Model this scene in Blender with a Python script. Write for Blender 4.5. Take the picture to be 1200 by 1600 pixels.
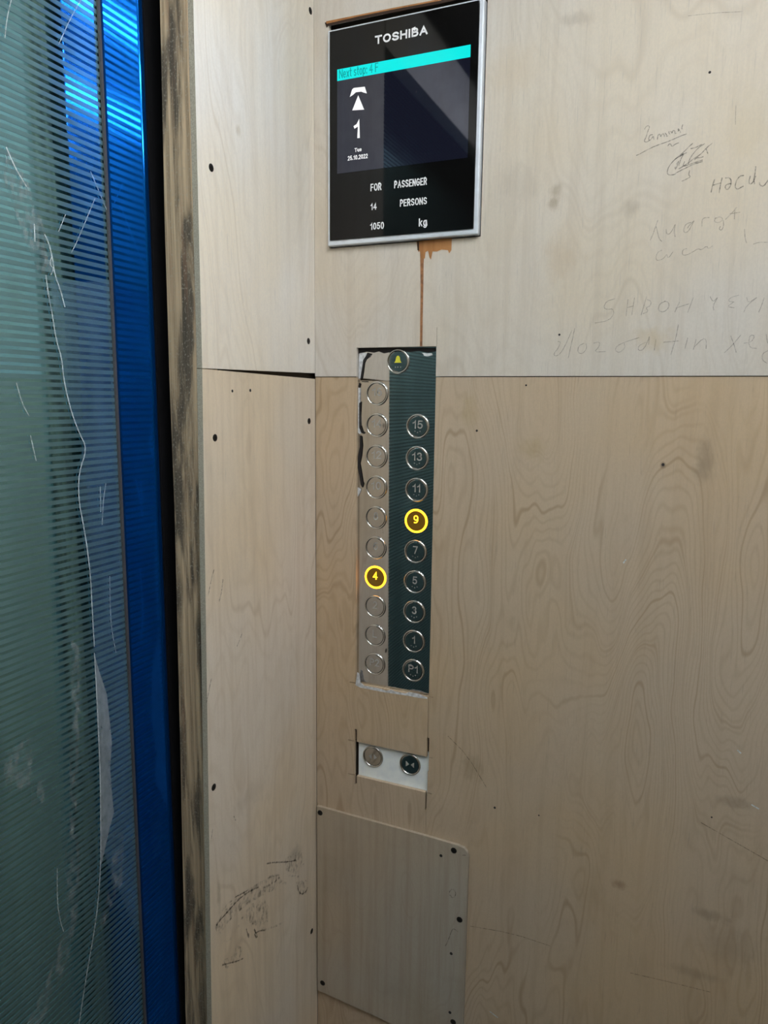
import bpy, bmesh, math, random
from mathutils import Vector, Matrix

for o in list(bpy.data.objects):
    bpy.data.objects.remove(o, do_unlink=True)
SC = bpy.context.scene
COL = SC.collection
random.seed(7)

# ------------------------------------------------------------------ camera
FPX = 1125.6                                    # focal length in pixels of the 1200x1600 frame
CAM = Vector((0.5628, -1.0254, 1.5))
RT = Vector((0.9177, 0.3971, 0.0111)).normalized()
FW = Vector((-0.3907, 0.9073, -0.1554)).normalized()
UP = RT.cross(FW).normalized()
RT = FW.cross(UP).normalized()
cd = bpy.data.cameras.new('camera')
cam = bpy.data.objects.new('camera', cd)
COL.objects.link(cam)
cd.sensor_fit = 'VERTICAL'
cd.sensor_height = 36.0
cd.lens = 36.0 * FPX / 1600.0
cd.clip_start = 0.01
m = Matrix((RT, UP, -FW)).transposed().to_4x4()
m.translation = CAM
cam.matrix_world = m
SC.camera = cam

# ------------------------------------------------------------------ world, light, exposure
wd = bpy.data.worlds.new('world')
SC.world = wd
wd.use_nodes = True
wd.node_tree.nodes['Background'].inputs[0].default_value = (0.02, 0.02, 0.022, 1)
wd.node_tree.nodes['Background'].inputs[1].default_value = 0.3
SC.view_settings.view_transform = 'Standard'
SC.view_settings.look = 'None'
SC.view_settings.gamma = 1.0
SC.view_settings.use_curve_mapping = False
SC.view_settings.exposure = 0.0
SC.cycles.max_bounces = 9
SC.cycles.diffuse_bounces = 4
SC.cycles.glossy_bounces = 6
CEIL = 2.32
STRIP_X = (0.375, 0.752, 1.130)                  # twin LED strips on the ceiling, running along y
STRIP_Y = (-1.42, -0.36)
STRIP_POWER = 45.0                               # emission strength of the tubes (materials below)


# ------------------------------------------------------------------ measuring: photograph pixel to a point of a real plane
def ray(px, py):
    return RT * ((px - 600) / FPX) - UP * ((py - 800) / FPX) + FW


def on_side(px, py, y=0.0):                     # side wall plane, y = const
    d = ray(px, py)
    return CAM + d * ((y - CAM.y) / d.y)


def on_front(px, py, x=0.0):                    # front wall / door plane, x = const
    d = ray(px, py)
    return CAM + d * ((x - CAM.x) / d.x)


# ------------------------------------------------------------------ materials
def new_mat(name):
    mt = bpy.data.materials.new(name)
    mt.use_nodes = True
    nt = mt.node_tree
    return mt, nt, nt.nodes['Principled BSDF']


class G:
    """small node-graph helper"""

    def __init__(self, nt):
        self.nt = nt

    def put(self, sock, v):
        if hasattr(v, 'is_output') or isinstance(v, bpy.types.NodeSocket):
            self.nt.links.new(v, sock)
        elif isinstance(v, (tuple, list)):
            sock.default_value = tuple(v) if len(v) == len(sock.default_value) else tuple(v) + (1,)
        else:
            sock.default_value = v

    def math(self, op, a, b=None, c=None, clamp=False):
        n = self.nt.nodes.new('ShaderNodeMath')
        n.operation = op
        n.use_clamp = clamp
        self.put(n.inputs[0], a)
        if b is not None:
            self.put(n.inputs[1], b)
        if c is not None:
            self.put(n.inputs[2], c)
        return n.outputs[0]

    def coords(self):
        return self.nt.nodes.new('ShaderNodeTexCoord').outputs['Object']

    def sep(self, v):
        n = self.nt.nodes.new('ShaderNodeSeparateXYZ')
        self.put(n.inputs[0], v)
        return n.outputs

    def comb(self, x, y, z):
        n = self.nt.nodes.new('ShaderNodeCombineXYZ')
        for s, v in zip(n.inputs, (x, y, z)):
            self.put(s, v)
        return n.outputs[0]

    def noise(self, vec, scale=1.0, detail=2.0, rough=0.5, dist=0.0):
        n = self.nt.nodes.new('ShaderNodeTexNoise')
        self.put(n.inputs['Vector'], vec)
        n.inputs['Scale'].default_value = scale
        n.inputs['Detail'].default_value = detail
        n.inputs['Roughness'].default_value = rough
        n.inputs['Distortion'].default_value = dist
        return n.outputs[0]

    def rng(self, v, a, b, c=0.0, d=1.0, smooth=True):
        n = self.nt.nodes.new('ShaderNodeMapRange')
        n.interpolation_type = 'SMOOTHSTEP' if smooth else 'LINEAR'
        self.put(n.inputs['Value'], v)
        n.inputs['From Min'].default_value = a
        n.inputs['From Max'].default_value = b
        n.inputs['To Min'].default_value = c
        n.inputs['To Max'].default_value = d
        return n.outputs[0]

    def mix(self, fac, a, b, mode='MIX'):
        n = self.nt.nodes.new('ShaderNodeMix')
        n.data_type = 'RGBA'
        n.blend_type = mode
        self.put(n.inputs[0], fac)
        self.put(n.inputs[6], a)
        self.put(n.inputs[7], b)
        return n.outputs[2]

    def bump(self, h, strength, dist):
        n = self.nt.nodes.new('ShaderNodeBump')
        n.inputs['Strength'].default_value = strength
        n.inputs['Distance'].default_value = dist
        self.put(n.inputs['Height'], h)
        return n.outputs[0]


def plain(name, col, rough=0.5, metal=0.0, emit=None, es=0.0, spec=0.5, coat=0.0, speckle=0.06, sscale=60.0):
    mt, nt, b = new_mat(name)
    g = G(nt)
    n = g.noise(g.coords(), sscale, 3.0)
    c = g.mix(g.rng(n, 0.3, 0.7), tuple(v * (1 - speckle) for v in col), tuple(min(1, v * (1 + speckle)) for v in col))
    nt.links.new(c, b.inputs['Base Color'])
    b.inputs['Roughness'].default_value = rough
    b.inputs['Metallic'].default_value = metal
    b.inputs['Specular IOR Level'].default_value = spec
    b.inputs['Coat Weight'].default_value = coat
    if emit:
        b.inputs['Emission Color'].default_value = (*emit, 1)
        b.inputs['Emission Strength'].default_value = es
    return mt


def plywood(name, axis, tint, seed, lines=0.4, line_scale=(5.0, 1.7), rings=9.0, streak=0.25, warm=(1.0, 0.93, 0.80),
            cool=(0.98, 0.99, 1.0), stains=(), rough=0.62, dirt=0.0, line_mod=(0.3, 0.6)):
    """birch veneer: soft streaks, contour-like growth lines, blotches; axis = the horizontal axis of the sheet"""
    mt, nt, b = new_mat(name)
    g = G(nt)
    s = g.sep(g.coords())
    u = s['X'] if axis == 'x' else s['Y']
    v = s['Z']
    vec = lambda a, c, k=0.0: g.comb(g.math('MULTIPLY', u, a), g.math('MULTIPLY', v, c), seed + k)
    blotch = g.noise(vec(3.2, 2.2), 1.0, 3.0, 0.55)
    col = g.mix(g.rng(blotch, 0.33, 0.67), tuple(t * w for t, w in zip(tint, warm)), tuple(t * w for t, w in zip(tint, cool)))
    # growth lines
    field = g.noise(vec(*line_scale, 3.1), 1.0, 3.4, 0.42, 0.2)
    ph = g.math('PINGPONG', g.math('MULTIPLY', field, rings * 2.0), 0.5)
    ln = g.rng(ph, 0.0, 0.06, 1.0, 0.0)
    ph2 = g.math('PINGPONG', g.math('MULTIPLY', field, rings * 9.0), 0.5)
    ln2 = g.rng(ph2, 0.0, 0.28, 1.0, 0.0)
    wob = g.noise(vec(7.0, 3.0, 9.0), 1.0, 2.0)
    amt = g.rng(wob, line_mod[0], line_mod[1])
    f1 = g.math('MULTIPLY', g.math('MULTIPLY', ln, amt), lines)
    f2 = g.math('MULTIPLY', g.math('MULTIPLY', ln2, amt), lines * 0.6)
    dark = tuple(t * w for t, w in zip(tint, (0.50, 0.40, 0.27)))
    col = g.mix(f1, col, dark)
    col = g.mix(f2, col, dark)
    # vertical streaks and pores
    st = g.noise(vec(75.0, 2.6, 5.0), 1.0, 4.0, 0.6)
    col = g.mix(g.math('MULTIPLY', g.rng(st, 0.42, 0.72), streak), col, tuple(t * w for t, w in zip(tint, (0.66, 0.58, 0.47))))
    pore = g.noise(vec(640.0, 26.0, 6.0), 1.0, 2.0, 0.6)
    col = g.mix(g.math('MULTIPLY', g.rng(pore, 0.60, 0.75), 0.34), col, tuple(t * 0.55 for t in tint))
    fine = g.noise(vec(420.0, 240.0, 2.0), 1.0, 2.0, 0.7)
    col = g.mix(g.math('MULTIPLY', g.rng(fine, 0.35, 0.65), 0.16), col, tuple(t * 0.72 for t in tint))
    if dirt:
        d = g.noise(vec(6.0, 4.5, 12.0), 1.0, 5.0, 0.65)
        col = g.mix(g.math('MULTIPLY', g.rng(d, 0.52, 0.78), dirt), col, tuple(t * w for t, w in zip(tint, (0.45, 0.42, 0.34))))
    w = g.noise(vec(90.0, 60.0, 17.0), 1.0, 3.0, 0.6) if stains else None
    for (a, z, ru, rv, k, sc) in stains:
        du = g.math('DIVIDE', g.math('SUBTRACT', u, a), ru)
        dv = g.math('DIVIDE', g.math('SUBTRACT', v, z), rv)
        r2 = g.math('SQRT', g.math('ADD', g.math('MULTIPLY', du, du), g.math('MULTIPLY', dv, dv)))
        r2 = g.math('ADD', r2, g.math('MULTIPLY', g.math('SUBTRACT', w, 0.5), 1.3))
        col = g.mix(g.math('MULTIPLY', g.rng(r2, 0.1, 1.0, 1.0, 0.0), k), col, sc)
    nt.links.new(col, b.inputs['Base Color'])
    b.inputs['Roughness'].default_value = rough
    b.inputs['Specular IOR Level'].default_value = 0.3
    nt.links.new(g.bump(g.math('ADD', st, pore), 0.12, 0.0006), b.inputs['Normal'])
    return mt


def side_stain(px, py, rx, ry, k, c):
    p = on_side(px, py)
    return (p.x, p.z, rx, ry, k, c)


BROWN = (0.24, 0.17, 0.09)
DARK = (0.16, 0.12, 0.08)
M = {}
M['ply_upper_side'] = plywood('birch_upper_side', 'x', (0.64, 0.605, 0.55), 1.7, lines=0.13, line_scale=(4.0, 1.1), rings=5.0, streak=0.22,
    stains=[side_stain(868, 300, .012, .014, .42, BROWN), side_stain(866, 318, .011, .013, .5, BROWN), side_stain(876, 405, .035, .04, .24, (0.42, 0.29, 0.15)),
            side_stain(1022, 531, .035, .022, .34, (0.48, 0.36, 0.16)), side_stain(985, 326, .014, .016, .25, DARK), side_stain(808, 290, .05, .04, .12, DARK),
            side_stain(905, 30, .03, .012, .22, DARK), side_stain(1172, 200, .04, .06, .2, (0.5, 0.4, 0.22)), side_stain(800, 110, .05, .05, .16, (0.5, 0.38, 0.22))])
M['ply_lower_side'] = plywood('birch_lower_side', 'x', (0.525, 0.425, 0.315), 4.4, lines=0.34, line_scale=(6.0, 1.25), rings=7.0, streak=0.20, dirt=0.20,
    warm=(1.02, 0.96, 0.84),
    stains=[side_stain(1101, 720, .016, .04, .38, DARK), side_stain(1036, 727, .005, .006, .8, DARK), side_stain(835, 702, .03, .025, .25, (0.34, 0.25, 0.10)),
            side_stain(733, 640, .02, .035, .25, (0.36, 0.27, 0.11)), side_stain(738, 1200, .026, .03, .3, (0.22, 0.17, 0.10)),
            side_stain(967, 1382, .018, .010, .5, (0.2, 0.12, 0.07)), side_stain(1110, 1430, .035, .012, .35, DARK), side_stain(1150, 1255, .03, .012, .3, DARK),
            side_stain(1085, 1520, .05, .012, .25, DARK), side_stain(1140, 1480, .06, .05, .2, DARK)])
M['ply_upper_front'] = plywood('birch_upper_front', 'y', (0.83, 0.82, 0.80), 9.3, lines=0.16, line_scale=(5.5, 1.3), rings=4.0, streak=0.2, cool=(0.99, 1.0, 1.01),
    stains=[(on_front(372, 204).y, on_front(372, 204).z, .010, .012, .35, (0.42, 0.34, 0.2))])
M['ply_lower_front'] = plywood('birch_lower_front', 'y', (0.75, 0.68, 0.585), 13.1, lines=0.18, line_scale=(6.0, 1.5), rings=4.0, streak=0.30, dirt=0.16,
    stains=[(on_front(342, 1400).y, on_front(342, 1400).z, .006, .04, .35, (0.24, 0.2, 0.1)), (on_front(460, 1335).y, on_front(460, 1335).z, .03, .02, .35, (0.2, 0.2, 0.16)),
            (on_front(395, 1240).y, on_front(395, 1240).z, .06, .03, .12, DARK)])
M['ply_cover'] = plywood('grey_weathered_cover', 'x', (0.45, 0.395, 0.325), 21.0, lines=0.1, streak=0.45, dirt=0.3, warm=(1.0, 0.94, 0.84), cool=(0.92, 0.97, 1.0),
    stains=[side_stain(515, 1440, .006, .018, .6, (0.16, 0.07, 0.03))])
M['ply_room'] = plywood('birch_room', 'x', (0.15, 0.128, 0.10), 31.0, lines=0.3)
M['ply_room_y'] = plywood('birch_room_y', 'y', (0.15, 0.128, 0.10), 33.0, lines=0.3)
M['ply_end'] = plain('plywood_end_grain', (0.36, 0.325, 0.255), 0.85, sscale=600, speckle=0.16)


def rough_stud():
    mt, nt, b = new_mat('weathered_stud')
    g = G(nt)
    s = g.sep(g.coords())
    vec = lambda a, c, k: g.comb(g.math('MULTIPLY', s['X'], a), g.math('MULTIPLY', s['Z'], c), g.math('MULTIPLY', s['Y'], a))
    f = g.noise(vec(170.0, 3.0, 0), 1.0, 5.0, 0.65)
    c = g.mix(g.rng(f, 0.35, 0.66), (0.25, 0.18, 0.11), (0.56, 0.41, 0.26))
    bl = g.noise(vec(40.0, 5.0, 3), 1.0, 4.0, 0.6, 0.3)
    c = g.mix(g.math('MULTIPLY', g.rng(bl, 0.46, 0.62), 0.82), c, (0.022, 0.022, 0.02))
    rd = g.noise(vec(60.0, 2.0, 8), 1.7, 3.0)
    c = g.mix(g.math('MULTIPLY', g.rng(rd, 0.55, 0.7), 0.5), c, (0.24, 0.13, 0.075))
    sp = g.noise(vec(500.0, 320.0, 1), 1.0, 2.0)
    c = g.mix(g.math('MULTIPLY', g.rng(sp, 0.55, 0.7), 0.5), c, (0.36, 0.32, 0.25))
    nt.links.new(c, b.inputs['Base Color'])
    b.inputs['Roughness'].default_value = 0.9
    nt.links.new(g.bump(f, 0.6, 0.002), b.inputs['Normal'])
    return mt


M['stud'] = rough_stud()
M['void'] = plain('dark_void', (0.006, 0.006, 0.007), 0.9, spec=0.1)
M['backing'] = plain('dark_backing', (0.05, 0.04, 0.03), 0.9, spec=0.2)
M['screw'] = plain('black_screw', (0.018, 0.016, 0.014), 0.5, metal=0.6)
M['screw_slot'] = plain('screw_recess', (0.004, 0.004, 0.004), 0.9)


def metal(name, col, rough, grain=0.0, coords=(6.0, 6.0, 900.0), tintn=0.05):
    mt, nt, b = new_mat(name)
    g = G(nt)
    s = g.sep(g.coords())
    n = g.noise(g.comb(g.math('MULTIPLY', s['X'], coords[0]), g.math('MULTIPLY', s['Y'], coords[1]), g.math('MULTIPLY', s['Z'], coords[2])), 1.0, 3.0)
    nt.links.new(g.mix(g.rng(n, 0.3, 0.7), tuple(c * (1 - tintn) for c in col), col), b.inputs['Base Color'])
    b.inputs['Metallic'].default_value = 1.0
    b.inputs['Roughness'].default_value = rough
    if grain:
        nt.links.new(g.bump(n, grain, 0.0004), b.inputs['Normal'])
    return mt


M['mirror_plate'] = metal('mirror_steel_plate', (0.60, 0.60, 0.60), 0.035, coords=(40, 40, 40))
M['mirror_cap'] = metal('mirror_steel_button', (0.55, 0.55, 0.55), 0.06, coords=(60, 60, 60))
M['chrome'] = plain('polished_ring', (0.78, 0.79, 0.78), 0.24, metal=1.0)
M['satin_numeral'] = plain('satin_numeral', (0.42, 0.42, 0.40), 0.4, metal=0.3)
M['door_mirror'] = metal('teal_mirror_steel', (0.25, 0.56, 0.70), 0.06, coords=(3, 3, 3), tintn=0.10)
M['etched'] = plain('etched_steel_stripe', (0.20, 0.37, 0.40), 0.42, metal=0.8, sscale=20, speckle=0.10)
M['silver'] = plain('silver_bezel', (0.74, 0.80, 0.87), 0.35, metal=0.3)
M['grey_seal'] = plain('grey_door_seal', (0.075, 0.07, 0.066), 0.6)
M['white_plate'] = plain('white_steel_plate', (0.88, 0.96, 1.0), 0.35)
M['black_glass'] = plain('black_display_glass', (0.004, 0.004, 0.004), 0.06, spec=0.28)
M['screen'] = plain('lcd_screen', (0.052, 0.054, 0.062), 0.035, metal=1.0, emit=(0.35, 0.4, 0.8), es=0.022)
M['cyan'] = plain('cyan_screen_bar', (0.0, 0.02, 0.02), 0.2, emit=(0.0, 0.83, 0.80), es=0.98, spec=0.2)
M['cyan_text'] = plain('teal_screen_text', (0.0, 0.01, 0.01), 0.2, emit=(0.0, 0.36, 0.36), es=0.8, spec=0.2)
M['white_lit'] = plain('white_screen_text', (0.1, 0.1, 0.1), 0.3, emit=(0.95, 0.95, 0.95), es=0.95, spec=0.2)
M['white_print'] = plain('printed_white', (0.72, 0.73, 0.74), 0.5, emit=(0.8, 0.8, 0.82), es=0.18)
M['lit_amber'] = plain('lit_amber_ring', (0.2, 0.1, 0.0), 0.4, emit=(1.0, 0.40, 0.012), es=7.0, spec=0.1)
M['lit_cap'] = plain('lit_amber_cap', (0.05, 0.03, 0.01), 0.2, emit=(1.0, 0.50, 0.02), es=0.085, spec=0.3)
M['alarm_yellow'] = plain('alarm_bell_yellow', (0.50, 0.50, 0.03), 0.5, emit=(0.6, 0.62, 0.04), es=0.10)
M['film_white'] = plain('torn_white_film', (0.62, 0.64, 0.66), 0.35, sscale=200, speckle=0.25)
M['gap_shade_dark'] = plain('dark_gap_and_shade', (0.012, 0.010, 0.010), 0.8)
M['ceiling'] = plain('white_ceiling', (0.22, 0.22, 0.22), 0.5)
M['floor'] = plain('dark_floor', (0.04, 0.038, 0.035), 0.7, sscale=12, speckle=0.3)
M['diffuser'] = plain('light_diffuser', (0.8, 0.8, 0.8), 0.5, emit=(0.95, 0.98, 1.0), es=STRIP_POWER)
M['white_metal'] = plain('white_fixture', (0.75, 0.75, 0.75), 0.4)
M['saw_line'] = plain('knife_line', (0.10, 0.065, 0.04), 0.9)


def blue_film():
    mt, nt, b = new_mat('blue_protective_film')
    g = G(nt)
    s = g.sep(g.coords())
    n = g.noise(g.comb(g.math('MULTIPLY', s['X'], 30.0), g.math('MULTIPLY', s['Y'], 30.0), g.math('MULTIPLY', s['Z'], 9.0)), 1.0, 4.0)
    nt.links.new(g.mix(g.rng(n, 0.3, 0.7), (0.0, 0.105, 0.46), (0.0, 0.125, 0.53)), b.inputs['Base Color'])
    b.inputs['Metallic'].default_value = 0.84
    b.inputs['Roughness'].default_value = 0.11
    b.inputs['Coat Weight'].default_value = 0.0
    b.inputs['Coat Roughness'].default_value = 0.2
    b.inputs['Coat Tint'].default_value = (0.3, 0.6, 1, 1)
    return mt


def veil(name, col, alpha, scale=(80, 80, 40), lo=0.3, hi=0.7, amin=0.3, rough=0.5):
    """thin partly see-through film, dust or graphite"""
    mt, nt, b = new_mat(name)
    g = G(nt)
    s = g.sep(g.coords())
    n = g.noise(g.comb(*[g.math('MULTIPLY', s[a], k) for a, k in zip('XYZ', scale)]), 1.0, 4.0, 0.6)
    a = g.rng(n, lo, hi, alpha * amin, alpha)
    b.inputs['Base Color'].default_value = (*col, 1)
    b.inputs['Roughness'].default_value = rough
    nt.links.new(a, b.inputs['Alpha'])
    return mt


M['blue'] = blue_film()
M['pencil'] = veil('pencil_graphite', (0.10, 0.095, 0.09), 0.62, (400, 400, 400))
M['pencil_faint'] = veil('pencil_graphite_faint', (0.13, 0.10, 0.08), 0.42, (400, 400, 400))
M['scuff'] = veil('dark_scuff', (0.07, 0.055, 0.04), 0.60, (260, 260, 260), 0.35, 0.65, 0.1)
M['smudge'] = veil('dark_hand_smudge', (0.075, 0.06, 0.045), 0.46, (150, 150, 90), 0.44, 0.72, 0.0, 0.8)
M['film_clear'] = veil('bluish_clear_film', (0.20, 0.36, 0.50), 0.26, (60, 60, 8), 0.3, 0.7, 0.55, 0.3)
M['film_flap'] = veil('whitish_film_flap', (0.52, 0.58, 0.60), 0.50, (60, 90, 60), 0.3, 0.7, 0.7, 0.4)
M['film_edge'] = veil('film_tear_edge', (0.75, 0.85, 0.88), 0.85, (200, 200, 200), 0.3, 0.6, 0.45, 0.4)
M['dust'] = veil('dust_smear', (0.55, 0.60, 0.60), 0.30, (70, 120, 50), 0.40, 0.72, 0.0, 0.7)
M['veneer_chip'] = plywood('chipped_brown_veneer', 'x', (0.42, 0.20, 0.075), 41.0, lines=0.0, streak=0.75, rough=0.8)
M['chip_dark'] = plain('dark_chip', (0.035, 0.018, 0.01), 0.9)
M['drip'] = plain('brown_drip', (0.30, 0.135, 0.055), 0.6, sscale=90, speckle=0.45)


# ------------------------------------------------------------------ objects
def mesh_obj(name, verts, faces, mat, parent=None, smooth=False, kind=None):
    """verts in world space; the parent (if any) has only a location"""
    off = world_loc(parent) if parent else Vector((0, 0, 0))
    me = bpy.data.meshes.new(name)
    me.from_pydata([tuple(Vector(v) - off) for v in verts], [], faces)
    me.update()
    if mat:
        me.materials.append(mat)
    if smooth:
        for p in me.polygons:
            p.use_smooth = True
    o = bpy.data.objects.new(name, me)
    COL.objects.link(o)
    if parent:
        o.parent = parent
    if kind:
        o['kind'] = kind
    return o


def world_loc(o):
    l = Vector(o.location)
    while o.parent:
        o = o.parent
        l += Vector(o.location)
    return l


def empty(name, loc, label=None, cat=None, group=None, kind=None, parent=None):
    o = bpy.data.objects.new(name, None)
    o.empty_display_size = 0.03
    COL.objects.link(o)
    if parent:
        o.parent = parent
        o.location = Vector(loc) - world_loc(parent)
    else:
        o.location = loc
    for k, v in (('label', label), ('category', cat), ('group', group), ('kind', kind)):
        if v:
            o[k] = v
    return o


def fix_normals(o):
    bm = bmesh.new()
    bm.from_mesh(o.data)
    bmesh.ops.recalc_face_normals(bm, faces=bm.faces)
    bm.to_mesh(o.data)
    bm.free()


def box(name, lo, hi, mat, parent=None, bevel=0.0, segs=2, kind=None):
    (x0, y0, z0), (x1, y1, z1) = lo, hi
    v = [(x0, y0, z0), (x1, y0, z0), (x1, y1, z0), (x0, y1, z0), (x0, y0, z1), (x1, y0, z1), (x1, y1, z1), (x0, y1, z1)]
    f = [(0, 3, 2, 1), (4, 5, 6, 7), (0, 1, 5, 4), (1, 2, 6, 5), (2, 3, 7, 6), (3, 0, 4, 7)]
    o = mesh_obj(name, v, f, mat, parent, kind=kind)
    if bevel:
        bm = bmesh.new()
        bm.from_mesh(o.data)
        bmesh.ops.bevel(bm, geom=list(bm.edges), offset=bevel, segments=segs, affect='EDGES', profile=0.6)
        bm.to_mesh(o.data)
        bm.free()
    return o


def prism(name, outline, axis, a0, a1, mat, parent=None):
    """closed outline of (u, z) pairs, extruded along axis 'y' (u = x) or 'x' (u = y) from a0 to a1"""
    P = (lambda u, z, a: (u, a, z)) if axis == 'y' else (lambda u, z, a: (a, u, z))
    n = len(outline)
    v = [P(u, z, a0) for u, z in outline] + [P(u, z, a1) for u, z in outline]
    f = [tuple(range(n)), tuple(range(2 * n - 1, n - 1, -1))] + [(i, (i + 1) % n, n + (i + 1) % n, n + i) for i in range(n)]
    o = mesh_obj(name, v, f, mat, parent)
    fix_normals(o)
    return o


def sheet(name, rect, holes, y0, y1, mat, parent):
    """one board in an x-z plane with rectangular openings sawn through it"""
    xs = sorted({rect[0], rect[1], *[h[0] for h in holes], *[h[1] for h in holes]})
    zs = sorted({rect[2], rect[3], *[h[2] for h in holes], *[h[3] for h in holes]})
    xs = [x for x in xs if rect[0] <= x <= rect[1]]
    zs = [z for z in zs if rect[2] <= z <= rect[3]]
    solid = lambda i, j: 0 <= i < len(xs) - 1 and 0 <= j < len(zs) - 1 and not any(
        h[0] <= (xs[i] + xs[i + 1]) / 2 <= h[1] and h[2] <= (zs[j] + zs[j + 1]) / 2 <= h[3] for h in holes)
    vid, verts, faces = {}, [], []

    def V(i, j, k):
        if (i, j, k) not in vid:
            vid[(i, j, k)] = len(verts)
            verts.append((xs[i], y0 if k == 0 else y1, zs[j]))
        return vid[(i, j, k)]
    for i in range(len(xs) - 1):
        for j in range(len(zs) - 1):
            if not solid(i, j):
                continue
            faces.append((V(i, j, 0), V(i + 1, j, 0), V(i + 1, j + 1, 0), V(i, j + 1, 0)))
            faces.append((V(i, j + 1, 1), V(i + 1, j + 1, 1), V(i + 1, j, 1), V(i, j, 1)))
            if not solid(i - 1, j):
                faces.append((V(i, j, 0), V(i, j + 1, 0), V(i, j + 1, 1), V(i, j, 1)))
            if not solid(i + 1, j):
                faces.append((V(i + 1, j, 0), V(i + 1, j, 1), V(i + 1, j + 1, 1), V(i + 1, j + 1, 0)))
            if not solid(i, j - 1):
                faces.append((V(i, j, 0), V(i, j, 1), V(i + 1, j, 1), V(i + 1, j, 0)))
            if not solid(i, j + 1):
                faces.append((V(i, j + 1, 0), V(i + 1, j + 1, 0), V(i + 1, j + 1, 1), V(i, j + 1, 1)))
    return mesh_obj(name, verts, faces, mat, parent)


def disc_lathe(name, centre, profile, axis, mat, parent=None, n=28, smooth=True):
    """profile of (radius, height) pairs; height is measured out of the wall (towards the room)"""
    verts, faces = [], []
    c = Vector(centre)
    for r, h in profile:
        for k in range(n):
            a = 2 * math.pi * k / n
            if axis == 'y':
                verts.append(c + Vector((r * math.cos(a), -h, r * math.sin(a))))
            else:
                verts.append(c + Vector((h, r * math.cos(a), r * math.sin(a))))
    for i in range(len(profile) - 1):
        for k in range(n):
            k2 = (k + 1) % n
            faces.append((i * n + k, i * n + k2, (i + 1) * n + k2, (i + 1) * n + k))
    faces.append(tuple(range(n)))
    faces.append(tuple(range((len(profile) - 1) * n, len(profile) * n)))
    o = mesh_obj(name, verts, faces, mat, parent, smooth=smooth)
    fix_normals(o)
    return o


def ring(name, centre, r0, r1, h0, h1, mat, parent, n=40):
    """ring with a rounded top, facing -y"""
    rm, rw = (r0 + r1) / 2, (r1 - r0) / 2
    prof = [(rm - rw * math.cos(t * math.pi / 8), h0 + (h1 - h0) * math.sin(t * math.pi / 8)) for t in range(9)]
    verts, faces = [], []
    c = Vector(centre)
    for r, h in prof:
        for k in range(n):
            a = 2 * math.pi * k / n
            verts.append(c + Vector((r * math.cos(a), -h, r * math.sin(a))))
    L = len(prof)
    for i in range(L):
        for k in range(n):
            k2, i2 = (k + 1) % n, (i + 1) % L
            faces.append((i * n + k, i * n + k2, i2 * n + k2, i2 * n + k))
    o = mesh_obj(name, verts, faces, mat, parent, smooth=True)
    fix_normals(o)
    return o


def arc(cx, cy, rx, ry, a0, a1, n=10):
    return [(cx + rx * math.cos(math.radians(a0 + (a1 - a0) * i / n)), cy + ry * math.sin(math.radians(a0 + (a1 - a0) * i / n))) for i in range(n + 1)]


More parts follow.
